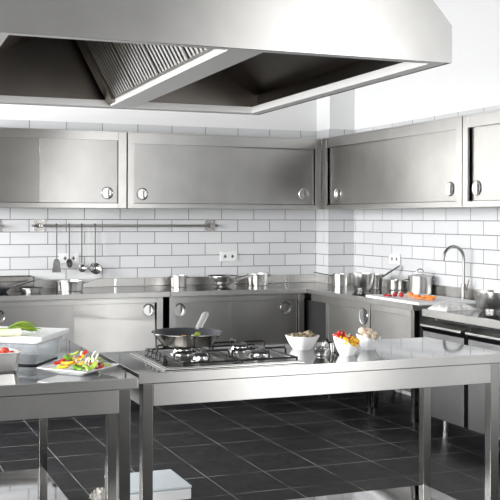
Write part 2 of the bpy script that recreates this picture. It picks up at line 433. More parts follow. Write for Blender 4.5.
# ------------------------------------------------------------------ upper cabinets, right wall (built facing -y, then turned to face -x)
def side_cabinet(root, y0, y1, x, z0, z1, rail_h, low_h, split, handles, stile, depth):
    """same cabinet facing -x; y0 > y1 (y0 is the far end)"""
    b = NB(); t = .012; xb = x + depth
    bx(b, xb - t, xb, y1, y0, z0, z1); bx(b, x + .004, xb - t, y1, y0, z1 - t, z1); bx(b, x + .004, xb - t, y1, y0, z0, z0 + t)
    bx(b, x + .004, xb - t, y1, y1 + t, z0 + t, z1 - t); bx(b, x + .004, xb - t, y0 - t, y0, z0 + t, z1 - t)
    obj('carcass', b, M['carcass'], root, world=True)
    obj('top_rail', bx(box(x, x + .012, y1 + stile, y0 - stile, z1 - rail_h, z1 - .008), x - .004, x + .012, y1, y0, z1 - .010, z1), M['trim'], root, world=True)
    obj('bottom_rail', box(x - .001, x + .012, y1 + stile, y0 - stile, z0, z0 + low_h), M['trim'], root, world=True)
    for a in (y1, y0 - stile):
        obj('stile', box(x - .002, x + .012, a, a + stile, z0, z1 - .010), M['trim'], root, world=True)
    zb, zt = z0 + low_h + .002, z1 - rail_h + .006
    for i, (a, e) in enumerate(((split, y0 - stile), (y1 + stile, split))):
        xd = x + (.024 if i == 0 else .013)
        d = obj('door', box(xd, xd + .010, a - (.02 if i == 0 else 0), e, zb, zt, bev=.002), M['door'], root, world=True)
        if handles[i] is not None: pull(d, (xd - .0005, handles[i][0], handles[i][1]), .047, 'x')
t = thing('wall_cabinet', 'wall cabinet on the right wall beside the corner, above the pots', 'cabinet', (2.75, -1.4, 1.47))
side_cabinet(t, -.400, -2.360, 2.558, 1.47, 2.07, .085, .038, -1.39, [(-.622, 1.597), (-2.212, 1.594)], .066, .385)
t = thing('wall_cabinet', 'wall cabinet on the right wall at the right edge, above the faucet and mixing bowl', 'cabinet', (2.75, -3.1, 1.47))
side_cabinet(t, -2.370, -3.85, 2.558, 1.47, 2.07, .085, .038, -3.2, [(-2.49, 1.592), (-3.7, 1.59)], .052, .385)

# ------------------------------------------------------------------ worktops along the walls
NT = [0]
def worktop(label, boxes, splash, seams, loc):
    t = thing('worktop', label, 'worktop', loc)
    b = NB()
    for q in boxes: bx(b, *q, bev=.004)
    two_sided(obj('slab', b, M['top'], t, world=True), M['apron'])
    b = NB()
    for q in splash: bx(b, *q, bev=.002)
    NT[0] += 1
    sp_ = struct('trim_%d' % NT[0], b, M['carcass'])  # the worktop's welded backsplash, kept as a separate trim piece
    for q in seams: obj('seam_glint', box(*q, bev=.002), M['bright'], sp_, label='polished strip standing in for the glint at a backsplash seam')  # raised polished strips add the light glints at the backsplash seams
    return t
SB = .897
worktop('steel worktop along the back wall, left part under the hanging utensils', [(-.62, 1.1055, -.69, -.003, .79, TOP)],
        [(-.62, 1.1055, -.022, -.002, TOP, SB)], [(.845, .868, -.027, -.022, TOP + .002, SB)], (.3, -.35, .79))
worktop('steel worktop along the back wall, right part leading to the corner', [(1.1075, 2.2635, -.69, -.003, .79, TOP)],
        [(1.1075, cx0 - .022, -.022, -.002, TOP + .0005, SB)], [(2.395, 2.418, -.027, -.022, TOP + .002, SB)], (1.7, -.35, .79))
worktop('steel sink worktop along the right wall, under the pots and faucet',
        [(2.266, cx0 - .003, -2.232, -.024, .79, TOP), (cx0 - .003, XR - .003, -2.232, cy0 - .003, .79, TOP)],
        [(cx0 - .022, cx0 - .002, cy0 - .022, -.024, TOP, SB), (cx0 - .002, XR - .022, cy0 - .022, cy0 - .002, TOP, SB), (XR - .022, XR - .002, -2.232, cy0 - .022, TOP, SB)],
        [(XR - .028, XR - .022, -1.66, -1.635, TOP + .002, SB)], (2.6, -1.2, .79))

# ------------------------------------------------------------------ base cabinets
def base_legs(root, pts, h, s=.04):
    for (x, y) in pts:
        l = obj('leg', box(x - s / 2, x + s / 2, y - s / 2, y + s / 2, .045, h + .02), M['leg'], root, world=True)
        obj('foot', lathe(NB(), [(0, 0), (.016, 0), (.016, .012), (.010, .016), (.010, .046), (0, .046)], 20, (x, y, 0)), M['rubber'], l, world=True, label='black adjustable foot')
t = thing('base_cabinet', 'base cabinet under the back worktop at left, with a bright sliding door', 'cabinet', (.4, -.35, 0))
ds = front_cabinet(t, -.31, 1.058, -.66, .24, .789, .042, .04, .374, [(-.183, .677), (.955, .689)], stile=.048, depth=.62, front_is_left=True)
lean(ds[1], 2.5, .2)
base_legs(t, [(-.28, -.62), (1.03, -.62), (-.28, -.1), (1.03, -.1)], .24)
t = thing('base_cabinet', 'dark grey base cabinet under the back worktop, next to the corner', 'cabinet', (1.7, -.35, 0))
ds = front_cabinet(t, 1.110, 2.260, -.66, .24, .789, .050, .04, 1.63, [(1.201, .685), (2.107, .673)], stile=.050, depth=.62)
lean(ds[0], .8, .2)
base_legs(t, [(1.14, -.62), (2.23, -.62), (1.14, -.1), (2.23, -.1)], .24)

t = thing('base_cabinet', 'base cabinet with round pull under the right worktop, before the corner', 'cabinet', (2.6, -1.3, 0))
b = NB(); x = 2.29
bx(b, x + .004, 2.92, -1.652, -1.640, .24, .789); bx(b, x + .004, 2.92, -.99, -.978, .24, .789); bx(b, 2.908, 2.92, -1.64, -.99, .24, .789); bx(b, x + .004, 2.908, -1.64, -.99, .24, .252)
obj('carcass', b, M['carcass'], t, world=True)
obj('top_rail', box(x - .002, x + .012, -1.652, -.73, .735, .789), M['trim'], t, world=True)
obj('stile', box(x - .002, x + .012, -1.03, -.978, .24, .734), M['trim'], t, world=True)
obj('stile', box(x - .002, x + .012, -1.652, -1.640, .24, .734), M['bright'], t, world=True)
obj('bottom_rail', box(x - .002, x + .012, -1.640, -1.03, .24, .28), M['trim'], t, world=True)
d = obj('door', box(x + .002, x + .012, -1.637, -1.032, .283, .733, bev=.002), M['door'], t, world=True)
pull(d, (x + .0015, -1.556, .689), .058, 'x')
obj('corner_shade', box(2.300, 2.312, -.977, -.06, .20, .733), M['rubber'], t, world=True, label='black sheet standing in for the shade of the corner void')  # added black sheet, gives the open corner void its shade
base_legs(t, [(2.31, -1.62), (2.31, -1.01), (2.88, -1.62), (2.88, -1.01)], .24)

t = thing('sink_cabinet', 'plain panelled sink cabinet under the cutting board with tomatoes', 'cabinet', (2.6, -1.95, 0))
b = NB()
bx(b, x + .004, 2.92, -1.672, -1.660, .24, .789); bx(b, 2.908, 2.92, -2.20, -1.672, .24, .789); bx(b, x + .010, 2.908, -2.18, -1.672, .24, .252)
obj('carcass', b, M['carcass'], t, world=True)
obj('top_rail', box(x - .002, x + .012, -2.18, -1.658, .745, .789), M['trim'], t, world=True)
obj('front_panel', box(x + .002, x + .010, -2.18, -1.658, .25, .744, bev=.002), M['door'], t, world=True)
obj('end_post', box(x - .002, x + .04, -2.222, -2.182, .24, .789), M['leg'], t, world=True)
base_legs(t, [(2.31, -1.685), (2.31, -2.20), (2.88, -1.685), (2.88, -2.20)], .24)

# refrigerated counter
t = thing('refrigerated_counter', 'dark grey refrigerated counter at the right, with two visible doors', 'counter', (2.6, -3.0, 0))
two_sided(obj('slab', box(2.26, 2.93, -3.90, -2.352, .766, .815, bev=.004), M['top'], t, world=True), M['apron'])
obj('body', box(2.33, 2.91, -3.88, -2.42, .13, .764), M['black'], t, world=True)
obj('end_panel', box(2.33, 2.91, -2.419, -2.40, .13, .764), M['fridge'], t, world=True)
for a, e in ((-2.775, -2.338), (-3.262, -2.818), (-3.75, -3.305)):
    d = obj('door', prism(NB(), [(2.330, .133), (2.280, .133), (2.280, .672), (2.258, .700), (2.330, .715)], 1, a, e, bev=.002), M['fridge'], t, world=True)
    obj('grip_ledge', prism(NB(), [(2.256, .702), (2.256, .716), (2.318, .742), (2.330, .742), (2.330, .716)], 1, a, e, bev=.0015), M['handle'], d, world=True, label='bright slanted grip ledge')
for (lx, ly) in ((2.385, -2.41 - .03), (2.385, -3.8), (2.86, -2.44), (2.86, -3.8)):
    obj('leg', lathe(NB(), [(0, 0), (.022, 0), (.022, .035), (.017, .04), (.019, .042), (.019, .13), (0, .13)], 24, (lx, ly, 0)), M['trim'], t, world=True)

# ------------------------------------------------------------------ work tables
def work_table(label, x0, x1, y0, y1, loc, leg=.041, shelf_z=.14, apron_h=.082, inset=.022, front_apron=(None, None)):
    t = thing('work_table', label, 'table', loc)
    b = box(x0, x1, y0, y1, .791, TOP, bev=.003)
    two_sided(obj('tabletop', b, M['top'], t, world=True), M['apron'])
    az0, az1 = .787 - apron_h, .787
    a = inset + leg
    for q in ((x0 + a, x1 - a, y0 + inset, y0 + inset + .014), (x0 + a, x1 - a, y1 - inset - .014, y1 - inset),
              (x0 + inset, x0 + inset + .014, y0 + a, y1 - a), (x1 - inset - .014, x1 - inset, y0 + a, y1 - a)):
        obj('apron', box(*q, az0, az1), M['apron'], t, world=True)
    for lx in (x0 + inset, x1 - inset - leg):
        for ly in (y0 + inset, y1 - inset - leg):
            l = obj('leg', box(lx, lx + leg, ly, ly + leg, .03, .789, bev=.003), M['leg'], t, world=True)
            obj('foot', lathe(NB(), [(0, 0), (.018, 0), (.018, .010), (.012, .014), (.012, .031), (0, .031)], 20, (lx + leg / 2, ly + leg / 2, 0)), M['rubber'], l, world=True, label='black foot')
    e = inset + leg * .35
    sb = prism(NB(), [(x0 + e + .03, y0 + e), (x1 - e - .0, y0 + e), (x1 - e, y1 - e), (x0 + e, y1 - e), (x0 + e, y0 + e + .03)], 2, shelf_z - .03, shelf_z, bev=.003)
    obj('shelf', sb, M['top'], t, world=True)
    return t
work_table('long steel island table carrying the gas hob and the white bowls', -.228, 1.38, -4.33, -3.746, (.57, -4.04, 0))
work_table('steel work table at lower left carrying the salad plate', -.87, -.252, -4.41, -2.84, (-.56, -3.62, 0), leg=.042)

# ------------------------------------------------------------------ extractor hood
hx0, hx1, hy0, hy1, hz0, hz1 = -.80, .916, -4.60, -2.66, 1.98, 2.68
skz = 2.12
t = thing('extractor_hood', 'large stainless steel extractor hood hanging over the island', 'extractor hood', ((hx0 + hx1) / 2, (hy0 + hy1) / 2, hz0))
ins = (hz1 - skz) * .92
cxh = (hx0 + hx1) / 2
tx0, tx1 = hx0 + ins, hx1 - ins
th = .012
def hood_panel(y, th):
    return prism(NB(), [(hx0, hz0), (hx1, hz0), (hx1, skz), (tx1, hz1 - .002), (tx0, hz1 - .002), (hx0, skz)], 1, y, y + th)
obj('front_panel', hood_panel(hy0, th), M['hood'], t, world=True)
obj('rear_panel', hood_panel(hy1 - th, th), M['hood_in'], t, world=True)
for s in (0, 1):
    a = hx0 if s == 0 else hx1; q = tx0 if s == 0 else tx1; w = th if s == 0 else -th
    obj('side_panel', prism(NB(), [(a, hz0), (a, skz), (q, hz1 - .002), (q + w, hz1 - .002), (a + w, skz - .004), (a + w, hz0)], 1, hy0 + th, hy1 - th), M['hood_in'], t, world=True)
obj('duct', box(tx0, tx1, hy0 + .02, hy1 - .02, hz1 - .001, H - .001, bev=.002), M['hood'], t, world=True)
# inner gutter round the lower rim: flange with an upstanding inner lip
g = .055
def channel(name, pts, axis, a0, a1): obj(name, prism(NB(), pts, axis, a0, a1, bev=.001), M['satin'], t, world=True)
def U(f0, f1):      # flange from the panel f0 to the lip f1
    w = .004 if f1 > f0 else -.004
    return [(f0, hz0 + .001), (f1, hz0 + .001), (f1, hz0 + .036), (f1 - w, hz0 + .036), (f1 - w, hz0 + .006), (f0, hz0 + .006)]
channel('rim_channel', U(hy0 + th, hy0 + th + .04), 0, hx0 + th, hx1 - th)
channel('rim_channel', U(hy1 - th, hy1 - th - g), 0, hx0 + th, hx1 - th)
channel('rim_channel', U(hx0 + th, hx0 + th + g), 1, hy0 + th + .04, hy1 - th - g)
channel('rim_channel', U(hx1 - th, hx1 - th - g), 1, hy0 + th + .04, hy1 - th - g)
# V-shaped filter bank running front to back
gx0, gx1 = .030, .165
ya, yb = hy0 + .058, hy1 - .085
obj('filter_gutter', prism(NB(), [(gx0, hz0 + .002), (gx1, hz0 + .002), (gx1 + .01, hz0 + .03), (gx1, hz0 + .03), (gx1 - .006, hz0 + .008), (gx0 + .005, hz0 + .008), (gx0 + .005, hz0 + .050), (gx0, hz0 + .050)], 1, ya, yb, bev=.001), M['satin'], t, world=True, label='bright drip gutter under the filters')
fl = .40; fa = math.radians(61)
def filt(sgn, xbase, yy0, yy1):
    """one grease filter leaning outward and up from the gutter: dark backing, thin frame, baffle slats"""
    ux, uz = -sgn * math.cos(fa), math.sin(fa)
    nx, nz = -sgn * math.sin(fa), -math.cos(fa)
    def P(u, y, o): return (xbase + ux * u + nx * o, y, hz0 + .030 + uz * u + nz * o)
    def slab(u0, u1, q0, q1, o0, o1):
        b = NB(); vs = [b.verts.new(P(u, y, o)) for u in (u0, u1) for y in (q0, q1) for o in (o0, o1)]
        for f in ((0, 1, 3, 2), (4, 6, 7, 5), (0, 4, 5, 1), (2, 3, 7, 6), (0, 2, 6, 4), (1, 5, 7, 3)): b.faces.new([vs[i] for i in f])
        bmesh.ops.recalc_face_normals(b, faces=b.faces[:]); return b
    fb = slab(0, fl, yy0, yy1, -.016, -.012)
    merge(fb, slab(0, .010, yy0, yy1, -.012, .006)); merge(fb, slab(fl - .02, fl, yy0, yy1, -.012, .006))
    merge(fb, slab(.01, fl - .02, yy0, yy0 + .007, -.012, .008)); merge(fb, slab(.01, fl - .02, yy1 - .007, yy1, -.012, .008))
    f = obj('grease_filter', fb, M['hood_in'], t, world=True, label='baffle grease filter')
    sb = NB(); n = max(3, int((yy1 - yy0 - .014) / .042))
    for k in range(n):
        y = yy0 + .007 + (k + .5) * (yy1 - yy0 - .014) / n
        merge(sb, slab(.010, fl - .02, y - .011, y + .011, -.002, .004))
    obj('baffle', sb, M['pan'], f, world=True)
nf = 4
for k in range(nf):
    q0 = ya + (yb - .11 - ya) * k / nf; q1 = ya + (yb - .11 - ya) * (k + 1) / nf - .002
    filt(1, gx0 - .002, q0, q1); filt(-1, gx1 + .002, q0, q1)
ef = NB()
ux, uz = -math.cos(fa), math.sin(fa)
for s, xb in ((1, gx0 - .002), (-1, gx1 + .002)):
    prism(ef, [(xb - s * .012, hz0 + .012), (xb + s * .012, hz0 + .012), (xb + s * (ux * fl * 1. + .012), hz0 + .03 + uz * fl), (xb + s * (ux * fl - .016), hz0 + .03 + uz * fl)], 1, yb - .108, yb)
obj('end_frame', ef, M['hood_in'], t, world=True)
# inner sloping lining above the side walls
for s in (0, 1):
    sg = 1 if s == 0 else -1
    a = hx0 + th + .012 if s == 0 else hx1 - th - .012
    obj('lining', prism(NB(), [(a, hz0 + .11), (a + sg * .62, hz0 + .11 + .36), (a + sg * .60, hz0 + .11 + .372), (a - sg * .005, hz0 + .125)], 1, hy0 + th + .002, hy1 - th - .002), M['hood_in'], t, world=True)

for ch in t.children_recursive:
    if ch.type == 'MESH':
        for v in ch.data.vertices: v.co.x += (v.co.y + t.location.y - hy0) * .030
# ------------------------------------------------------------------ wall rails with utensils
def rail(label, x0, x1, plates, tubes=True):
    t = thing('utensil_rail', label, 'rail', ((x0 + x1) / 2, -.03, 1.33))
    obj('bar', tube(NB(), [(x0, -.06, 1.33), (x1, -.06, 1.33)], .0095, 16), M['trim'], t, world=True)
    for px_ in plates:
        b = obj('bracket', bx(box(px_ - .046, px_ + .046, -.006, -.001, 1.278, 1.382, bev=.003), px_ - .016, px_ + .016, -.072, -.006, 1.314, 1.346, bev=.004), M['pan_dark'], t, world=True)
        for dx in (-.033, .033):
            for dz in (-.038, .038):
                obj('screw', blob(NB(), (px_ + dx, -.007, 1.33 + dz), (.008, .005, .008), sub=2), M['bright'], b, world=True)
    return t
rail('steel wall rail on the back tiles holding the four hanging utensils', .165, 1.745, (.235, 1.690))
rail('end of another steel wall rail at the left edge of the photo', -1.35, -.085, (-.115,))

def hook_handle(z_end):
    pts = [(0, -.046 + .0, -.012)] + arc((0, -.0, .0), .013, PI, 0, 8, 'yz')
    pts = [(0, .013, -.014)] + [(0, p[1], p[2]) for p in arc((0, 0, 0), .013, 0, PI, 8, 'yz')] + [(0, -.013, -.03), (0, -.013, z_end)]
    return tube(NB(), pts, .0075, 10, flat=.6)
def utensil(name, label, x, zlen):
    t = thing(name, label, 'utensil', (x, -.06, 1.33), 0, 'utensils hanging from the wall rail')
    obj('handle', hook_handle(-zlen), M['utensil'], t)
    return t
t = utensil('spatula', 'hanging spatula with flat steel blade, leftmost on the rail', .358, .27)
obj('blade', prism(NB(), [(-.015, -.265), (.015, -.265), (.026, -.285), (.036, -.372), (-.036, -.372), (-.026, -.285)], 1, -.018, -.011, bev=.001), M['recess'], t)
t = utensil('ladle', 'small narrow serving spoon hanging second from the left on the rail', .460, .265)
obj('bowl', lathe(NB(), [(0, -.052), (.018, -.046), (.029, -.026), (.032, 0), (.030, 0), (.026, -.024), (.015, -.042), (0, -.047)], 28, mtx=Matrix.Translation((0, -.02, -.30)) @ Matrix.Rotation(math.radians(62), 4, 'X') @ Matrix.Diagonal((.8, 1.25, 1, 1))), M['bright'], t)
t = utensil('ladle', 'round soup ladle hanging third from the left on the rail', .562, .305)
obj('bowl', lathe(NB(), [(0, -.04), (.022, -.034), (.035, -.018), (.039, 0), (.037, 0), (.032, -.017), (.019, -.031), (0, -.036)], 28, mtx=Matrix.Translation((0, -.035, -.335)) @ Matrix.Rotation(math.radians(38), 4, 'X')), M['bright'], t)
t = utensil('ladle', 'wide round ladle hanging rightmost on the rail', .673, .30)
obj('bowl', lathe(NB(), [(0, -.036), (.026, -.031), (.043, -.016), (.050, 0), (.048, 0), (.040, -.015), (.022, -.028), (0, -.032)], 30, mtx=Matrix.Translation((0, -.026, -.345)) @ Matrix.Rotation(math.radians(66), 4, 'X')), M['bright'], t)

# ------------------------------------------------------------------ sockets
def socket(label, p, normal):
    t = thing('wall_socket', label, 'socket', p)
    if normal == 'y': B = Matrix(((1, 0, 0, 0), (0, 0, -1, 0), (0, 1, 0, 0), (0, 0, 0, 1)))
    else: B = Matrix(((0, 0, -1, 0), (-1, 0, 0, 0), (0, 1, 0, 0), (0, 0, 0, 1)))
    b = NB(); bx(b, -.080, .080, -.042, .042, .001, .012, bev=.004, mtx=B); obj('plate', b, M['plastic'], t)
    for s in (-1, 1):
        r = obj('outlet', lathe(NB(), [(.026, .0118), (.026, .0145), (.021, .0145), (.018, .0125), (0, .0125)], 28, (s * .034, 0, 0), mtx=B), M['plastic'], t)
        h = NB()
        for k in (-1, 1): lathe(h, [(.0045, .0122), (.0045, .0132), (0, .0132)], 12, (s * .034 + k * .0095, 0, 0), mtx=B)
        prism(h, [(-.007 + s * .034, -.014), (.007 + s * .034, -.014), (.007 + s * .034, .014), (-.007 + s * .034, .014)], 2, .0122, .0129, mtx=B)
        obj('pin_hole', h, M['slot'], r, label='dark pin holes')
socket('white double socket on the back wall, right of the wall rail', (1.863, -.001, 1.067), 'y')
socket('white double socket on the back wall behind the hanging utensils', (.474, -.001, 1.066), 'y')
socket('white double socket on the right wall above the pots', (XR - .001, -.925, 1.068), 'x')

# ------------------------------------------------------------------ pots and pans
def vessel(r0, r1, h, wall=.003, curve=None, lip=.004):
    """profile of an open pan: flat base radius r0, rim radius r1"""
    out = [(0, 0), (r0 * .96, 0), (r0, .003)]
    n = 8
    for i in range(1, n + 1):
        s = i / n
        e = s if curve is None else math.sin(s * PI / 2) ** curve
        out.append((r0 + (r1 - r0) * e, .003 + (h - .003) * s))
    out += [(r1 + lip, h), (r1 + lip, h + .002), (r1 - wall, h + .001)]
    for i in range(n - 1, -1, -1):
        s = i / n
        e = s if curve is None else math.sin(s * PI / 2) ** curve
        out.append((max(.001, r0 + (r1 - r0) * e - wall), .005 + (h - .005) * s))
    out.append((0, .005))
    return out
def bar_handle(bm, p0, p1, r0=.010, r1=.009, flat=.55, sag=0.):
    p0, p1 = Vector(p0), Vector(p1); n = 8; pts, rad = [], []
    for i in range(n + 1):
        s = i / n; q = p0.lerp(p1, s); q.z += sag * math.sin(s * PI); pts.append(q); rad.append(r0 + (r1 - r0) * s)
    rad[-1] *= .7
    return tube(bm, pts, r0, 12, flat=flat, radii=rad)
def pan(name, label, loc, r0, r1, h, handle=None, loops=None, curve=None, m='pan', inner=None, hm='pan', group=None, cat='pan', hr=(.012, .012)):
    t = thing(name, label, cat, loc, 0, group)
    obj('body', lathe(NB(), vessel(r0, r1, h, curve=curve), 44), M[m], t)
    if inner:
        obj('coating', lathe(NB(), [(p[0] * .985, p[1] + .0015) for p in vessel(r0, r1, h, curve=curve)][12:], 44), M[inner], t, label='dark non-stick inside')
    if handle:
        a, ln, dz, z = handle; d = Vector((math.cos(a), math.sin(a), 0))
        hb = NB(); bar_handle(hb, d * (r1 - .004) + Vector((0, 0, z)), d * (r1 + ln) + Vector((0, 0, z + dz)), *hr)
        obj('handle', hb, M[hm], t)
    for a in (loops or []):
        d = Vector((math.cos(a), math.sin(a), 0)); s = Vector((-d.y, d.x, 0)); z = Vector((0, 0, h * .84))
        pts = [d * (r1 - .003) + s * .028 + z, d * (r1 + .018) + s * .026 + z, d * (r1 + .026) + s * .015 + z, d * (r1 + .026) - s * .015 + z, d * (r1 + .018) - s * .026 + z, d * (r1 - .003) - s * .028 + z]
        obj('handle', tube(NB(), pts, .0045, 10), M['bright'], t)
    return t
GB = 'pans on the back worktop'
pan('frying_pan', 'black frying pan with steel handle cut off by the left edge', (-.17, -.37, TOP), .085, .12, .040, (math.radians(8), .20, .055, .034), m='nonstick', group=GB)
pan('frying_pan', 'small shallow steel frying pan in front of the tray stack', (.095, -.40, TOP), .062, .092, .032, (math.radians(24), .10, .035, .026), inner='nonstick', group=GB)
pan('saucepan', 'low steel saucepan under the ladles, handle pointing right', (.400, -.36, TOP), .100, .107, .078, (math.radians(-4), .17, .050, .060), group=GB, hm='satin', hr=(.013, .013))
pan('saucepan', 'small steel pot with two side handles, left of the conical pan on the back worktop', (1.345, -.20, TOP), .064, .068, .092, None, [math.radians(160), math.radians(-20)], group=GB)
pan('saute_pan', 'conical steel saute pan on the back worktop below the wall socket', (1.69, -.30, TOP), .048, .120, .090, (math.radians(-14), .14, .040, .055), curve=.8, hm='satin', m='pan', inner='nonstick', group=GB, hr=(.014, .015))
pan('saucepan', 'steel saucepan on the back worktop right of the conical pan', (2.04, -.22, TOP), .082, .088, .096, None, [math.radians(-10), math.radians(170)], group=GB)
GR = 'pans on the right worktop'
pan('saucepan', 'steel saucepan in the corner with long handle pointing left', (2.64, -.56, TOP), .062, .064, .102, (math.radians(170), .165, .030, .088), group=GR, hm='utensil', hr=(.007, .008))
pan('mixing_bowl', 'deep round steel bowl in front of the pans on the right worktop', (2.575, -1.04, TOP), .050, .100, .134, None, None, curve=.45, group=GR, cat='bowl')
pan('saucepan', 'steel saucepan behind the deep round bowl, handle pointing up to the right', (2.735, -.925, TOP), .074, .082, .118, (math.radians(-32), .135, .090, .100), group=GR, hr=(.013, .014))
pan('saucepan', 'low steel saucepan at the wall below the right socket', (2.855, -1.06, TOP), .055, .058, .078, None, None, group=GR)
t = pan('stockpot', 'lidded steel stockpot with loop knob beside the faucet', (2.83, -1.46, TOP), .086, .089, .128, None, [math.radians(160), math.radians(-20)], group=GR, cat='pot')
l = obj('lid', lathe(NB(), [(0, .150), (.02, .149), (.055, .143), (.088, .134), (.093, .132), (.093, .129), (.0, .129)], 44), M['pan'], t)
obj('knob', tube(NB(), [(-.026, 0, .142)] + [(p[0], p[1], p[2]) for p in arc((0, 0, .160), .026, PI, 0, 12, 'xz')] + [(.026, 0, .142)], .005, 10, mtx=Matrix.Rotation(math.radians(-20), 4, 'Z')), M['trim'], l)
pan('mixing_bowl', 'large steel mixing bowl on the refrigerated counter at right edge', (2.585, -2.66, .815), .072, .120, .124, None, None, curve=.6, m='pan', cat='bowl')

# stacked trays at the far left
for k in range(3):
    z = TOP + .036 * k
    o = obj('tray', NB(), M['pan'], None, (-.12, -.135, z)) if False else None
    b = NB()
    bx(b, -.262, .262, -.088, .088, 0, .004, bev=.001)
    for q in ((-.265, -.259, -.09, .09), (.259, .265, -.09, .09)): bx(b, *q, .0, .030, bev=.001)
    for q in ((-.265, .265, -.09, -.085), (-.265, .265, .085, .09)): bx(b, *q, .0, .030, bev=.001)
    for q in ((-.272, -.258, -.097, .097), (.258, .272, -.097, .097), (-.272, .272, -.097, -.085), (-.272, .272, .085, .097)): bx(b, *q, .030, .0345, bev=.001)
    obj('tray', b, M['pan_dark'], None, (-.115, -.125, z), label='steel tray in the stack at far left, ' + ('lowest one', 'middle one', 'topmost one')[k], cat='tray', group='stacked trays')

# ------------------------------------------------------------------ faucet
t = thing('faucet', 'tall arched brushed steel kitchen faucet at the sink', 'faucet', (2.885, -1.925, TOP))
obj('base', lathe(NB(), [(0, 0), (.024, 0), (.024, .006), (.019, .010), (.019, .098), (.016, .104), (0, .104)], 28), M['faucet'], t)
sp = [(0, 0, .10), (0, 0, .26)] + [(-.083 + p[0], 0, .285 + p[2]) for p in arc((0, 0, 0), .083, 0, PI * .93, 18, 'xz')]
sp.append((sp[-1][0] - .008, 0, sp[-1][2] - .035))
sp = [(a * 1., y, z) for a, y, z in sp]
obj('spout', tube(NB(), sp, .0105, 16), M['faucet'], t)
lv = NB(); tube(lv, [(0, -.012, .075), (0, -.034, .075)], .013, 16); tube(lv, [(0, -.030, .078), (.004, -.040, .10), (.008, -.048, .135)], .0065, 12)
obj('lever', lv, M['faucet'], t)

# ------------------------------------------------------------------ chopping board with tomatoes and carrots on the right worktop
b = NB(); prism(b, [(-.222, -.34), (.222, -.34), (.222, .34), (-.222, .34)], 2, 0, .020, bev=.004)
obj('cutting_board', b, M['board'], None, (2.487, -1.968, TOP), label='white cutting board with tomatoes and carrots on the right worktop', cat='cutting board')
BZ = TOP + .020
def tomato(loc, r, label, group):
    t = thing('cherry_tomato', label, 'tomato', loc, R.random() * 6, group)
    obj('flesh', lathe(NB(), [(0, .08 * r), (.25 * r, .02 * r), (.6 * r, .14 * r), (.9 * r, .5 * r), (r, .95 * r), (.92 * r, 1.4 * r), (.6 * r, 1.75 * r), (.22 * r, 1.84 * r), (0, 1.76 * r)], 24), M['tomato'], t)
    obj('stalk_scar', blob(NB(), (0, 0, 1.78 * r), (.16 * r, .16 * r, .10 * r), sub=2), M['green'], t)
tomato((2.375, -1.845, BZ), .0175, 'left one of two whole cherry tomatoes on the cutting board', 'cherry tomatoes on the board')
tomato((2.395, -1.895, BZ), .018, 'right one of two whole cherry tomatoes, nearer the carrots', 'cherry tomatoes on the board')
for i, (dx, dy, rz) in enumerate(((0, 0, .4), (.012, -.034, 2.2))):
    b = NB(); lathe(b, [(0, 0), (.55, .12), (.9, .5), (1., 1.), (0, 1.0)], 22)
    bmesh.ops.scale(b, vec=(.018, .018, .015), verts=b.verts[:])
    t = thing('tomato_half', ('cut cherry tomato half, farther of the pair at left end of the cutting board', 'cut cherry tomato half, nearer of the pair at left end of the cutting board')[i], 'tomato', (2.315 + dx, -1.815 + dy, BZ + .001), rz, 'cut tomatoes on the board')
    obj('skin', b, M['tomato'], t); obj('cut_face', lathe(NB(), [(0, .0157), (.0168, .0153), (.0172, .015)], 22), M['tomato_cut'], t)
for i in range(20):
    s = i / 19; a = R.uniform(-.5, .5) + (.3 if i % 2 else -1.0)
    ln = R.uniform(.018, .032)
    x, y = 2.395 + .055 * s + R.uniform(-.02, .02), -2.00 - .21 * s + R.uniform(-.012, .012)
    z = BZ + .009 + (.013 if i % 3 == 0 else 0) + (.01 if s < .25 else 0)
    d = Vector((math.cos(a), math.sin(a), R.uniform(-.1, .25)))
    b = NB(); tube(b, [-d * ln, -d * ln * .3 + Vector((0, 0, .002)), d * ln * .4 + Vector((0, 0, .002)), d * ln], .0075, 7, radii=[.0055, .0075, .0075, .005])
    obj('carrot_piece', b, M['orange'], None, (x, y, z), label='small cut carrot piece in the orange heap on the cutting board', cat='carrot', group='cut carrots on the board')

# cloth on the refrigerated counter
def cloth(name, label, loc, sx, sy, h, rz, m, seed, fold=3., n=44):
    from mathutils import noise
    b = NB(); vs = {}
    for top in (1, 0):
        for i in range(n + 1):
            for j in range(n + 1):
                u, v = i / n * 2 - 1, j / n * 2 - 1
                e = max(0, 1 - max(abs(u), abs(v)) ** 6)
                q = Vector((u * fold * .8, v * fold * 1.6, seed))
                rid = 1 - abs(noise.noise(q)) * 2
                z = h * (.25 + .75 * max(0, rid) ** 1.5) * e
                wob = 1 + .12 * noise.noise(Vector((u * 2.2, v * 2.2, seed + 9)))
                vs[top, i, j] = b.verts.new((u * sx * wob, v * sy * wob, (z + .003) if top else max(.0005, z - .003) * .2))
    for i in range(n):
        for j in range(n):
            b.faces.new((vs[1, i, j], vs[1, i + 1, j], vs[1, i + 1, j + 1], vs[1, i, j + 1]))
            b.faces.new((vs[0, i, j], vs[0, i, j + 1], vs[0, i + 1, j + 1], vs[0, i + 1, j]))
    for i in range(n):
        b.faces.new((vs[1, i, 0], vs[0, i, 0], vs[0, i + 1, 0], vs[1, i + 1, 0])); b.faces.new((vs[1, i, n], vs[1, i + 1, n], vs[0, i + 1, n], vs[0, i, n]))
        b.faces.new((vs[1, 0, i], vs[1, 0, i + 1], vs[0, 0, i + 1], vs[0, 0, i])); b.faces.new((vs[1, n, i], vs[0, n, i], vs[0, n, i + 1], vs[1, n, i + 1]))
    bmesh.ops.recalc_face_normals(b, faces=b.faces[:])
    o = obj(name, b, m, None, loc, smooth=70, label=label, cat='cloth'); o.rotation_euler.z = rz
    return o
cloth('kitchen_towel', 'crumpled white kitchen towel on the refrigerated counter', (2.42, -2.455, .8152), .125, .085, .034, math.radians(8), M['cloth'], 3.)

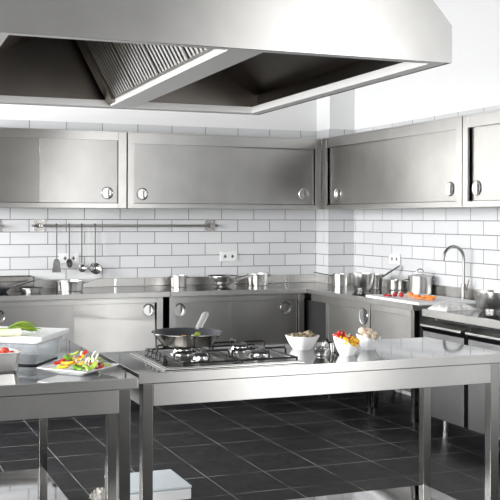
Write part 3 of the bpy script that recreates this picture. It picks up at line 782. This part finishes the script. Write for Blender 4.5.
# ------------------------------------------------------------------ gas hob
t = thing('gas_hob', 'built-in steel gas hob with black grates on the island table', 'hob', (.17, -4.06, TOP))
hX0, hX1, hY0, hY1 = -.118, .455, -4.296, -3.835
HZ = TOP + .008
obj('hob_plate', bx(box(hX0, hX1, hY0, hY1, TOP + .0005, TOP + .006, bev=.002), hX0 + .012, hX1 - .012, hY0 + .012, hY1 - .012, TOP + .005, HZ, bev=.0015), M['apron'], t, world=True)
burn = [(.075, -4.16, .030), (.075, -3.945, .040), (.325, -4.16, .042), (.325, -3.945, .034)]
for (bx_, by_, br_) in burn:
    q = obj('burner', lathe(NB(), [(br_ * 1.35, 0), (br_ * 1.35, .004), (br_ * 1.05, .007), (br_ * .95, .016), (br_ * .95, .020), (0, .020)], 32, (bx_, by_, HZ)), M['bright'], t, world=True)
    obj('burner_cap', lathe(NB(), [(br_ * .86, .0202), (br_ * .86, .025), (br_ * .78, .027), (0, .0275)], 32, (bx_, by_, HZ)), M['black'], q, world=True, label='black burner cap')
def grate(x0, x1, y0, y1, cs):
    b = NB(); zt = HZ + .038; zl = HZ + .010; r = .0040
    # bent bars: low frame rails along y, with arms rising to the pan supports
    for xx in (x0, x1): tube(b, [(xx, y0, zl), (xx, y1, zl)], r, 8)
    for yy in (y0 + .004, y1 - .004): tube(b, [(x0, yy, zl), (x1, yy, zl)], r, 8)
    xm = (x0 + x1) / 2
    for (qx, qy, qr) in cs:
        for sx in (-1, 1):
            xe = x0 if sx < 0 else x1
            tube(b, [(xe, qy, zl), (xe, qy, zt - .006), (xe - sx * .006, qy, zt), (qx + sx * .022, qy, zt)], r, 8)
        for sy in (-1, 1):
            ye = qy + sy * .088
            tube(b, [(qx, ye, zl if abs(ye - y0) < .05 or abs(ye - y1) < .05 else zl + .01), (qx, ye, zt - .006), (qx, ye - sy * .006, zt), (qx, qy + sy * .022, zt)], r, 8)
    ym = (y0 + y1) / 2
    pass
    for xx in (x0, x1):
        for yy in (y0, y1): tube(b, [(xx, yy, HZ + .0), (xx, yy, zl + .004)], r * 1.1, 8)
    return b
obj('grate', grate(-.035, .192, -4.262, -3.845, burn[:2]), M['black'], t, world=True)
obj('grate', grate(.206, .438, -4.262, -3.845, burn[2:]), M['black'], t, world=True)
for ky in (-4.165, -4.115, -4.065, -4.015, -3.965):
    kb = NB(); lathe(kb, [(.018, 0), (.018, .004), (.014, .007), (.0125, .024), (.010, .026), (0, .026)], 20, (-.080, ky, HZ))
    bx(kb, -.080 - .004, -.080 + .004, ky - .014, ky + .014, HZ + .018, HZ + .032, bev=.002)
    obj('knob', kb, M['black'], t, world=True)

# skillet on the hob
GZ = HZ + .0425
t = thing('frying_pan', 'steel frying pan with vegetables standing on the gas hob', 'pan', (.080, -3.985, GZ))
pr = vessel(.104, .142, .049)
obj('body', lathe(NB(), pr, 56), M['pan_dark'], t)
obj('coating', lathe(NB(), [(p[0] * .985, p[1] + .0018) for p in pr][12:], 56), M['nonstick'], t, label='dark non-stick inside')
hb = NB(); a = math.radians(52); d = Vector((math.cos(a), math.sin(a), 0))
bar_handle(hb, d * .136 + Vector((0, 0, .043)), d * .255 + Vector((0, 0, .105)), .015, .016, .5)
obj('handle', hb, M['satin'], t, label='polished steel handle')
PX, PY, PZ = .080, -3.985, GZ
for i in range(14):
    a = R.uniform(0, 6.3); q = R.uniform(.0, .06)
    m, nm, ct = (('orange', 'carrot_piece', 'carrot'), ('cabbage', 'onion_piece', 'onion'), ('yellow', 'pepper_piece', 'pepper'))[i % 3]
    b = NB(); blob(b, (0, 0, 0), (R.uniform(.008, .014), R.uniform(.006, .009), .006), seed=i, amp=.35, sub=2)
    obj(nm, b, M[m], None, (PX + .015 + q * math.cos(a), PY + q * math.sin(a), PZ + .018 + R.uniform(0, .017)),
        label={'orange': 'small orange vegetable piece frying in the pan on the hob', 'cabbage': 'small pale vegetable piece frying in the pan on the hob', 'yellow': 'small yellow vegetable piece frying in the pan on the hob'}[m], cat=ct, group={'orange': 'orange pieces in the frying pan', 'cabbage': 'pale pieces in the frying pan', 'yellow': 'yellow pieces in the frying pan'}[m])
def leafy(bm, ln, w, curl, twist=0., n=10, k=4, droop=0.):
    b = NB(); g = []
    for i in range(n + 1):
        s = i / n; ww = w * (math.sin(PI * min(1, s * .92 + .08)) ** .7) + .0006
        row = []
        for j in range(k + 1):
            v = j / k * 2 - 1; a = twist * s
            p = Vector((s * ln, v * ww, curl * math.sin(s * PI) + droop * s * s + .25 * abs(v) * ww))
            p = Matrix.Rotation(a, 3, 'X') @ p; row.append(b.verts.new(p))
        g.append(row)
    for i in range(n):
        for j in range(k): b.faces.new((g[i][j], g[i + 1][j], g[i + 1][j + 1], g[i][j + 1]))
    r = bmesh.ops.solidify(b, geom=b.faces[:], thickness=.0012)
    bmesh.ops.recalc_face_normals(b, faces=b.faces[:])
    merge(bm, b); return bm
o = obj('herb_leaf', leafy(leafy(NB(), .026, .010, .012, .6), .022, .008, .012, -1.), M['lime'], None, (PX + .030, PY - .03, PZ + .030), label='bright green leaf on the vegetables in the frying pan', cat='leaf')
o.rotation_euler = (0.3, -.9, .3)

# ------------------------------------------------------------------ white bowls on the island
def square_bowl(b0, t0, h, dip, n=10, wall=.0035, flare=1.0, rz=0.):
    """square bowl: base half-size b0, rim half-size t0; dip(x, y) lowers the rim"""
    def ring(half, z, p=5., shrink=0., dz=0.):
        out = []
        for k in range(4 * n):
            a = 2 * PI * k / (4 * n) + PI / 4
            c, s = math.cos(a), math.sin(a)
            q = (abs(c) ** p + abs(s) ** p) ** (-1 / p)
            out.append((q * c * (half - shrink), q * s * (half - shrink), z))
        return out
    b = NB(); rings = []
    K = 8
    seq = []
    for i in range(K + 1):
        s = i / K; seq.append((b0 + (t0 - b0) * (s ** flare), h * s, 0.))
    for i in range(K, -1, -1):
        s = i / K; seq.append((b0 + (t0 - b0) * (s ** flare), max(.004, h * s), wall))
    for half, z, sh in seq:
        r = []
        for (x, y, zz) in ring(half, z, 3.2 if False else 6., sh):
            zf = zz * (1 + dip(x / t0, y / t0) * (zz / h) ** 1.5) if h else zz
            r.append(b.verts.new((x, y, zf)))
        rings.append(r)
    m = 4 * n
    for A, B in zip(rings, rings[1:]):
        for k in range(m): b.faces.new((A[k], A[(k + 1) % m], B[(k + 1) % m], B[k]))
    b.faces.new(rings[0][::-1]); b.faces.new(rings[-1])
    bmesh.ops.recalc_face_normals(b, faces=b.faces[:])
    return b
o = obj('bowl', square_bowl(.032, .060, .056, lambda x, y: .10 * (abs(x) * abs(y)), flare=.85), M['porcelain'], None, (.628, -3.925, TOP), smooth=50,
        label='square white porcelain bowl of speckled eggs right of the hob', cat='bowl')
o.rotation_euler.z = math.radians(16)
EB = (.628, -3.925)
for i, (dx, dy, z) in enumerate(((-.036, -.02, .056), (-.012, -.032, .057), (.014, -.034, .056), (.038, -.02, .060), (-.034, .018, .058), (-.006, .012, .060), (.026, .014, .066), (.040, .02, .062), (-.04, -.004, .062), (.028, -.010, .072))):
    b = NB(); blob(b, (0, 0, 0), (.019, .0155, .0155), seed=i, sub=3)
    for v in b.verts: v.co.y *= 1 - .10 * v.co.x / .019; v.co.z *= 1 - .10 * v.co.x / .019
    o = obj('quail_egg', b, M['egg'], None, (EB[0] + dx, EB[1] + dy, TOP + z * .90), label='small speckled brown egg in the square white bowl', cat='egg', group='speckled eggs in the white bowl')
    o.rotation_euler = (R.uniform(-.5, .5), R.uniform(-.8, .8), R.uniform(0, 6))
o = obj('bowl', square_bowl(.024, .046, .056, lambda x, y: .38 * (x * x) - .10 + .18 * y, flare=.9), M['porcelain'], None, (.722, -4.150, TOP), smooth=50,
        label='white porcelain bowl with scooped rim filled with red and yellow peppers', cat='bowl')
o.rotation_euler.z = math.radians(20)
PB = (.722, -4.150)
cr, srn = math.cos(math.radians(20)), math.sin(math.radians(20))
for i in range(13):
    u = (-.036, -.012, .012, .034, -.026, .002, .028, -.036, -.012, .012, .036, -.02, .02)[i]; v = (-.026, -.034, -.034, -.022, -.012, -.016, -.008, .012, .006, .010, .006, .022, .020)[i]
    z = (.060, .050, .048, .060, .066, .060, .066, .072, .068, .066, .068, .074, .070)[i]
    b = NB(); blob(b, (0, 0, 0), (R.uniform(.013, .017), R.uniform(.011, .014), R.uniform(.010, .013)), seed=i + 3, amp=.55, freq=1.6, sub=3)
    o = obj('pepper_piece', b, M['yellow'], None, (PB[0] + .9 * (u * cr - v * srn), PB[1] + .9 * (u * srn + v * cr), TOP + z * .92), label='yellow pepper piece in the scooped white bowl', cat='pepper', group='yellow pepper pieces in the bowl')
    o.rotation_euler = (R.uniform(-1, 1), R.uniform(-1, 1), R.uniform(0, 6))
for i, (u, v, z) in enumerate(((-.034, .030, .084), (-.012, .030, .092), (.008, .034, .090), (.0, .020, .082), (-.026, .022, .078), (.030, .014, .076), (-.036, .016, .076))):
    b = NB(); blob(b, (0, 0, 0), (R.uniform(.014, .018), R.uniform(.011, .014), R.uniform(.010, .013)), seed=i + 30, amp=.55, freq=1.6, sub=3)
    o = obj('pepper_piece', b, M['red'], None, (PB[0] + .9 * (u * cr - v * srn), PB[1] + .9 * (u * srn + v * cr), TOP + z * .92), label='red pepper piece heaped in the scooped white bowl', cat='pepper', group='red pepper pieces in the bowl')
    o.rotation_euler = (R.uniform(-1, 1), R.uniform(-1, 1), R.uniform(0, 6))
b = NB()
for k in range(9):
    a = R.uniform(0, 6.3); b2 = [Vector((0, 0, 0)), Vector((.008 * math.cos(a), .008 * math.sin(a), R.uniform(-.002, .010)))]
    tube(b, [b2[0], b2[1]], .0016, 6); blob(b, tuple(b2[1]), (.003, .003, .003), sub=1)
obj('herb_sprig', b, M['herb'], None, (PB[0] - .004, PB[1] - .016, TOP + .078), label='little pale herb sprig lying on the red and yellow peppers', cat='herb')
o = obj('bowl', square_bowl(.023, .043, .056, lambda x, y: .22 * (x * x) - .12 + .14 * y, flare=.9), M['porcelain'], None, (.893, -4.030, TOP), smooth=50,
        label='white porcelain bowl with scooped rim filled with mushrooms', cat='bowl')
o.rotation_euler.z = math.radians(20)
MB_ = (.893, -4.030)
for i, (u, v, z, s) in enumerate(((-.020, .022, .088, 1.15), (.024, .022, .084, 1.1), (.002, .004, .076, 1.0), (-.030, -.010, .068, .9), (.034, -.008, .068, 1.05), (.002, -.026, .062, .85), (.0, .034, .080, .9), (.018, -.016, .066, .9))):
    t = thing('mushroom', 'pale brown button mushroom heaped in the white bowl', 'mushroom', (MB_[0] + .86 * (u * cr - v * srn), MB_[1] + .86 * (u * srn + v * cr), TOP + z * .90), 0, 'mushrooms in the white bowl')
    t.rotation_euler = (R.uniform(-.7, .5), R.uniform(-.6, .6), R.uniform(0, 6)); q = .0170 * s
    obj('cap', lathe(NB(), [(0, .82 * q), (.4 * q, .74 * q), (.75 * q, .46 * q), (.97 * q, .05 * q), (.98 * q, -.12 * q), (.80 * q, -.26 * q), (.4 * q, -.2 * q), (0, -.2 * q)], 24), M['mushroom'], t)
    obj('stem', lathe(NB(), [(0, -.15 * q), (.40 * q, -.18 * q), (.36 * q, -.6 * q), (.42 * q, -.95 * q), (.3 * q, -1.05 * q), (0, -1.06 * q)], 16), M['mush_stem'], t)

# small shiny steel pourer with finger grip, and steel cup behind the pepper bowl
t = thing('sauce_boat', 'small shiny steel sauce boat between the egg and pepper bowls', 'sauce boat', (.612, -4.135, TOP), math.radians(15))
obj('body', lathe(NB(), [(0, 0), (.020, 0), (.022, .003), (.019, .006), (.026, .013), (.034, .022), (.035, .027), (.033, .027), (.022, .015), (0, .010)], 32, mtx=Matrix.Diagonal((1.1, .85, 1.15, 1))), M['pan'], t)
obj('spout', tube(NB(), [(-.026, 0, .021), (-.034, 0, .027), (-.040, 0, .033)], .007, 10, radii=[.010, .008, .005]), M['pan'], t)
obj('handle', tube(NB(), [(.010, .004, .034), (.016, .006, .048), (.024, .006, .054), (.028, .004, .046)], .006, 10, radii=[.005, .007, .008, .005]), M['pan'], t)
blb = NB(); blob(blb, (.0, 0, .029), (.026, .017, .011), seed=2, amp=.5, freq=2.5); obj('lid', blb, M['pan'], t)
t = thing('steel_cup', 'small steel measuring cup half hidden behind the pepper bowl', 'cup', (.716, -4.066, TOP))
obj('body', lathe(NB(), vessel(.026, .030, .042, wall=.002, lip=.002), 32), M['recess'], t)
hb = NB(); bar_handle(hb, (-.030, 0, .038), (-.050, -.01, .060), .006, .006, .5); obj('handle', hb, M['recess'], t)

# ------------------------------------------------------------------ left table: clear tub with board and leeks, gastronorm pan, salad plate
rz = math.radians(-33)
fc = Vector((-.540, -4.035, 0))     # front right corner of the tub
dr, db = Vector((math.cos(rz), math.sin(rz), 0)), Vector((-math.sin(rz), math.cos(rz), 0))
tub = (fc - dr * .13 + db * .132)
t = thing('food_container', 'clear plastic food container with a white cutting board on it', 'container', (tub.x, tub.y, TOP), rz)
def rrect(hx, hy, r, n=5):
    out = []
    for (sx, sy, a0) in ((1, 1, 0), (-1, 1, PI / 2), (-1, -1, PI), (1, -1, 3 * PI / 2)):
        for k in range(n + 1):
            a = a0 + PI / 2 * k / n; out.append((sx * (hx - r) + r * math.cos(a), sy * (hy - r) + r * math.sin(a)))
    return out
def loft(seq, close_top=False, close_bot=True):
    b = NB(); rs = [[b.verts.new((x, y, z)) for x, y in rrect(hx, hy, r)] for hx, hy, r, z in seq]; m = len(rs[0])
    for A, B in zip(rs, rs[1:]):
        for k in range(m): b.faces.new((A[k], A[(k + 1) % m], B[(k + 1) % m], B[k]))
    if close_bot: b.faces.new(rs[0][::-1])
    if close_top: b.faces.new(rs[-1])
    bmesh.ops.recalc_face_normals(b, faces=b.faces[:]); return b
obj('tub', loft([(.118, .122, .02, 0), (.122, .126, .02, .004), (.130, .134, .02, .082), (.138, .142, .022, .084), (.138, .142, .022, .088), (.127, .131, .02, .088), (.119, .123, .02, .006), (.10, .11, .02, .005)], True), M['poly'], t)
obj('lid', loft([(.141, .145, .022, .0885), (.141, .145, .022, .093), (.13, .135, .02, .095)], True), M['plastic'], t, label='white lid')
o = obj('cutting_board', loft([(.162, .152, .012, 0), (.164, .154, .012, .003), (.164, .154, .012, .015), (.162, .152, .012, .018)], True), M['board'], None, (tub.x - .008 * dr.x, tub.y - .008 * dr.y, TOP + .0955), label='white cutting board with leeks on top of the clear container', cat='cutting board')
o.rotation_euler.z = rz
LZ = TOP + .0955 + .018
t = thing('leek', 'white leek stalk with cut end on the left cutting board', 'leek', (-.645, -4.015, LZ), math.radians(4))
obj('stalk', tube(NB(), [(-.20, .0, .016), (-.1, 0, .0155), (0, 0, .016), (.046, 0, .016)], .0155, 20, radii=[.017, .0155, .015, .0155]), M['leek_white'], t)
obj('cut_end', lathe(NB(), [(0, .003), (.007, .002), (.0150, .0005), (.0155, 0)], 20, mtx=Matrix.Translation((.0462, 0, .016)) @ Matrix.Rotation(PI / 2, 4, 'Y')), M['leek_cut'], t, label='beige cut end')
t = thing('leek', 'green leek leaves lying behind the white stalk on the board', 'leek', (-.705, -3.955, LZ), math.radians(-8))
obj('stalk', tube(NB(), [(-.16, 0, .014), (-.02, 0, .014), (.04, 0, .016), (.10, 0, .018)], .014, 16, flat=.9, radii=[.014, .014, .014, .010]), M['lime'], t)
for i, (ln, w, curl, tw, yaw, pit) in enumerate(((.12, .015, .010, .4, -.10, -.03), (.14, .014, .006, -.5, .05, -.02), (.11, .015, .014, .7, .16, -.08), (.13, .013, .003, .2, -.24, .04), (.105, .015, .006, -.8, -.34, .05), (.12, .014, .016, .3, .02, -.10))):
    b = leafy(NB(), ln, w, curl, tw, 14, 4)
    lf = obj('leaf', b, M['lime'], t, label='long green leek leaf'); lf.location = (.06, 0, .014 + .002 * i); lf.rotation_euler = (0, pit, yaw)

t = thing('gastronorm_pan', 'steel food pan of chopped tomatoes at the left edge', 'food pan', (-.720, -4.112, TOP), math.radians(8))
obj('body', loft([(.080, .040, .022, 0), (.088, .045, .024, .006), (.096, .051, .024, .068), (.103, .058, .026, .071), (.103, .058, .026, .074), (.093, .049, .024, .074), (.085, .043, .022, .008), (.06, .03, .02, .007)], True), M['pan'], t)
for i in range(16):
    u, v = -.075 + .15 * ((i * .618) % 1.), -.026 + .052 * ((i * .379 + .2) % 1.)
    b = NB(); blob(b, (0, 0, 0), (R.uniform(.013, .017), R.uniform(.011, .014), R.uniform(.010, .012)), seed=i + 60, amp=.45, freq=1.8, sub=3)
    o = obj('tomato_piece', b, M['tomato_cut'] if i % 3 else M['tomato'], None, (-.720 + u, -4.112 + v + u * .14, TOP + .062 + R.uniform(0, .014) + max(0, -u) * .12), label='chopped red tomato piece in the steel food pan', cat='tomato', group='chopped tomatoes in the steel pan')
    o.rotation_euler = (R.uniform(-1, 1), R.uniform(-1, 1), R.uniform(0, 6))

PLX, PLY = -.428, -4.238
b = loft([(.052, .052, .012, 0), (.056, .056, .012, .003), (.085, .085, .010, .014), (.108, .108, .008, .024), (.108, .108, .008, .0265), (.084, .084, .010, .0175), (.056, .056, .012, .008), (.03, .03, .01, .007)], True)
o = obj('plate', b, M['porcelain'], None, (PLX, PLY, TOP), label='square white plate holding the mixed salad', cat='plate'); o.rotation_euler.z = math.radians(41)
def strip(ln, w, curl, m, nm, lab, ct, grp, p, rot, th=.55):
    pts = []
    for i in range(9):
        a = (i / 8 - .5) * curl
        pts.append((ln * .5 * (math.sin(a) / max(.01, math.sin(curl / 2))), 0, ln * .5 * ((1 - math.cos(a)) / max(.01, math.sin(curl / 2)))))
    b = NB(); tube(b, pts, w, 8, flat=th, radii=[w * .7] + [w] * 7 + [w * .6])
    o = obj(nm, b, M[m], None, p, label=lab, cat=ct, group=grp); o.rotation_euler = rot
KD = {'red': ('pepper_strip', 'red pepper strip in the salad on the square plate', 'pepper', 'red pepper strips in the salad'),
      'yellow': ('pepper_strip', 'yellow pepper strip in the salad on the square plate', 'pepper', 'yellow pepper strips in the salad'),
      'cabbage': ('cabbage_shred', 'white cabbage shred in the salad on the square plate', 'cabbage', 'white cabbage shreds in the salad'),
      'green': ('cucumber_piece', 'dark green cucumber piece in the salad on the square plate', 'cucumber', 'dark green pieces in the salad'),
      'lime': ('green_pepper_strip', 'light green pepper strip in the salad on the square plate', 'pepper', 'light green strips in the salad')}
def salad(kind, xp, yp, dy=0., ln=.04, w=.006, curl=1.2, rot=None):
    ln *= 1.15; w *= 1.25
    X = PLX + (xp - 79) / 274.; Z = TOP + .012 + (369 - yp) / 285.
    Yp = PLY + dy - .01
    Z = max(Z, TOP + .022 + (.006 if dy < -.03 else 0))
    nm, lab, ct, grp = KD[kind]
    strip(ln, w, curl, kind, nm, lab, ct, grp, (X, Yp, Z), rot or (R.uniform(-.8, .8), R.uniform(-.6, .6), R.uniform(-.7, .7)))
for k in range(60):     # cabbage heart of the heap
    a = R.uniform(0, 6.3); q = R.random() ** .5; hgt = (1 - q) * .045
    nm, lab, ct, grp = KD['cabbage']
    strip(R.uniform(.03, .055), .0035, R.uniform(.5, 2.2), 'cabbage', nm, lab, ct, grp, (PLX + .008 + q * .072 * math.cos(a), PLY + q * .05 * math.sin(a), TOP + .022 + hgt * R.uniform(.5, 1.)), (R.uniform(-.5, .5), R.uniform(-.5, .5), R.uniform(0, 6)), .6)
for q in (('red', 60, 360, 0, .04, .007), ('red', 65, 358, .01, .04, .007), ('red', 84, 354, .01, .035, .006), ('red', 60, 364, -.01, .02, .005), ('red', 98, 367, -.03, .028, .006), ('red', 100, 364, 0, .03, .006), ('red', 72, 360, -.01, .03, .004), ('red', 88, 361, -.035, .025, .003), ('red', 95, 362, 0, .03, .005),
          ('yellow', 61, 364, -.03, .034, .007), ('yellow', 66, 361, -.02, .04, .007), ('yellow', 76, 362, -.03, .034, .006), ('yellow', 80, 357, 0, .032, .006), ('yellow', 71, 357, .01, .03, .006), ('yellow', 84, 360, -.02, .03, .005),
          ('green', 69, 357, .0, .04, .009), ('green', 75, 368, -.05, .03, .010), ('green', 72, 369, -.045, .022, .008), ('green', 91, 360, .03, .03, .006),
          ('lime', 57, 367, -.005, .03, .006), ('lime', 88, 368, -.055, .045, .008), ('lime', 84, 367, -.05, .035, .007), ('lime', 105, 364, -.01, .034, .005), ('lime', 95, 359, 0, .04, .006), ('lime', 76, 353, .02, .03, .005), ('lime', 108, 365, -.01, .02, .004)):
    salad(*q)
for q in ((90, 356), (94, 359), (86, 364), (92, 364), (95, 366), (83, 361)):
    salad('cabbage', q[0], q[1], -.03, .045, .0040, 1.5, (R.uniform(-.3, .3), R.uniform(1.0, 1.9), R.uniform(-.6, .6)))

# ------------------------------------------------------------------ things on the floor
t = thing('floor_scale', 'flat white platform scale standing on the dark floor', 'scale', (.205, -3.03, 0))
obj('body', box(-.178, .178, -.168, .158, .006, .058, bev=.005), M['plastic'], t)
obj('platform', box(-.180, .180, -.170, .160, .060, .074, bev=.004), M['scale_top'], t, label='pale grey-blue top plate')
for sx in (-.15, .15):
    for sy in (-.14, .13): obj('foot', lathe(NB(), [(0, 0), (.014, 0), (.014, .007), (0, .007)], 16, (sx, sy, 0)), M['rubber'], t)
cloth('floor_rag', 'small crumpled pale rag on the floor left of the white scale', (-.03, -3.03, .001), .040, .05, .05, .4, M['rag'], 5., 2.5, 24)

# ------------------------------------------------------------------ camera, world, view
f_px, pcx, pcy, th_, roll = 960.83, 201.89, 218.26, .355001, .0027
cam = bpy.data.cameras.new('camera'); co = bpy.data.objects.new('camera', cam); C.objects.link(co)
cam.sensor_width = 36.; cam.lens = f_px / 500 * 36.; cam.shift_x = (250 - pcx) / 500; cam.shift_y = (pcy - 250) / 500
cam.clip_start = .05; cam.clip_end = 60
co.matrix_world = Matrix.Translation((-1.2216, -7.66409, 1.38 + .01288)) @ Matrix.Rotation(-th_, 4, 'Z') @ Matrix.Rotation(PI / 2, 4, 'X') @ Matrix.Rotation(roll, 4, 'Z')
sc.camera = co
w = bpy.data.worlds.new('world'); w.use_nodes = True; sc.world = w
w.node_tree.nodes['Background'].inputs['Color'].default_value = (.85, .92, 1., 1)
w.node_tree.nodes['Background'].inputs['Strength'].default_value = 1.0
sc.view_settings.view_transform = 'Standard'; sc.view_settings.look = 'None'
sc.view_settings.exposure = 0.; sc.view_settings.gamma = 1.
sc.view_settings.use_curve_mapping = False
sc.cycles.max_bounces = 10; sc.cycles.glossy_bounces = 6; sc.cycles.transmission_bounces = 8
sc.cycles.sample_clamp_indirect = 4.
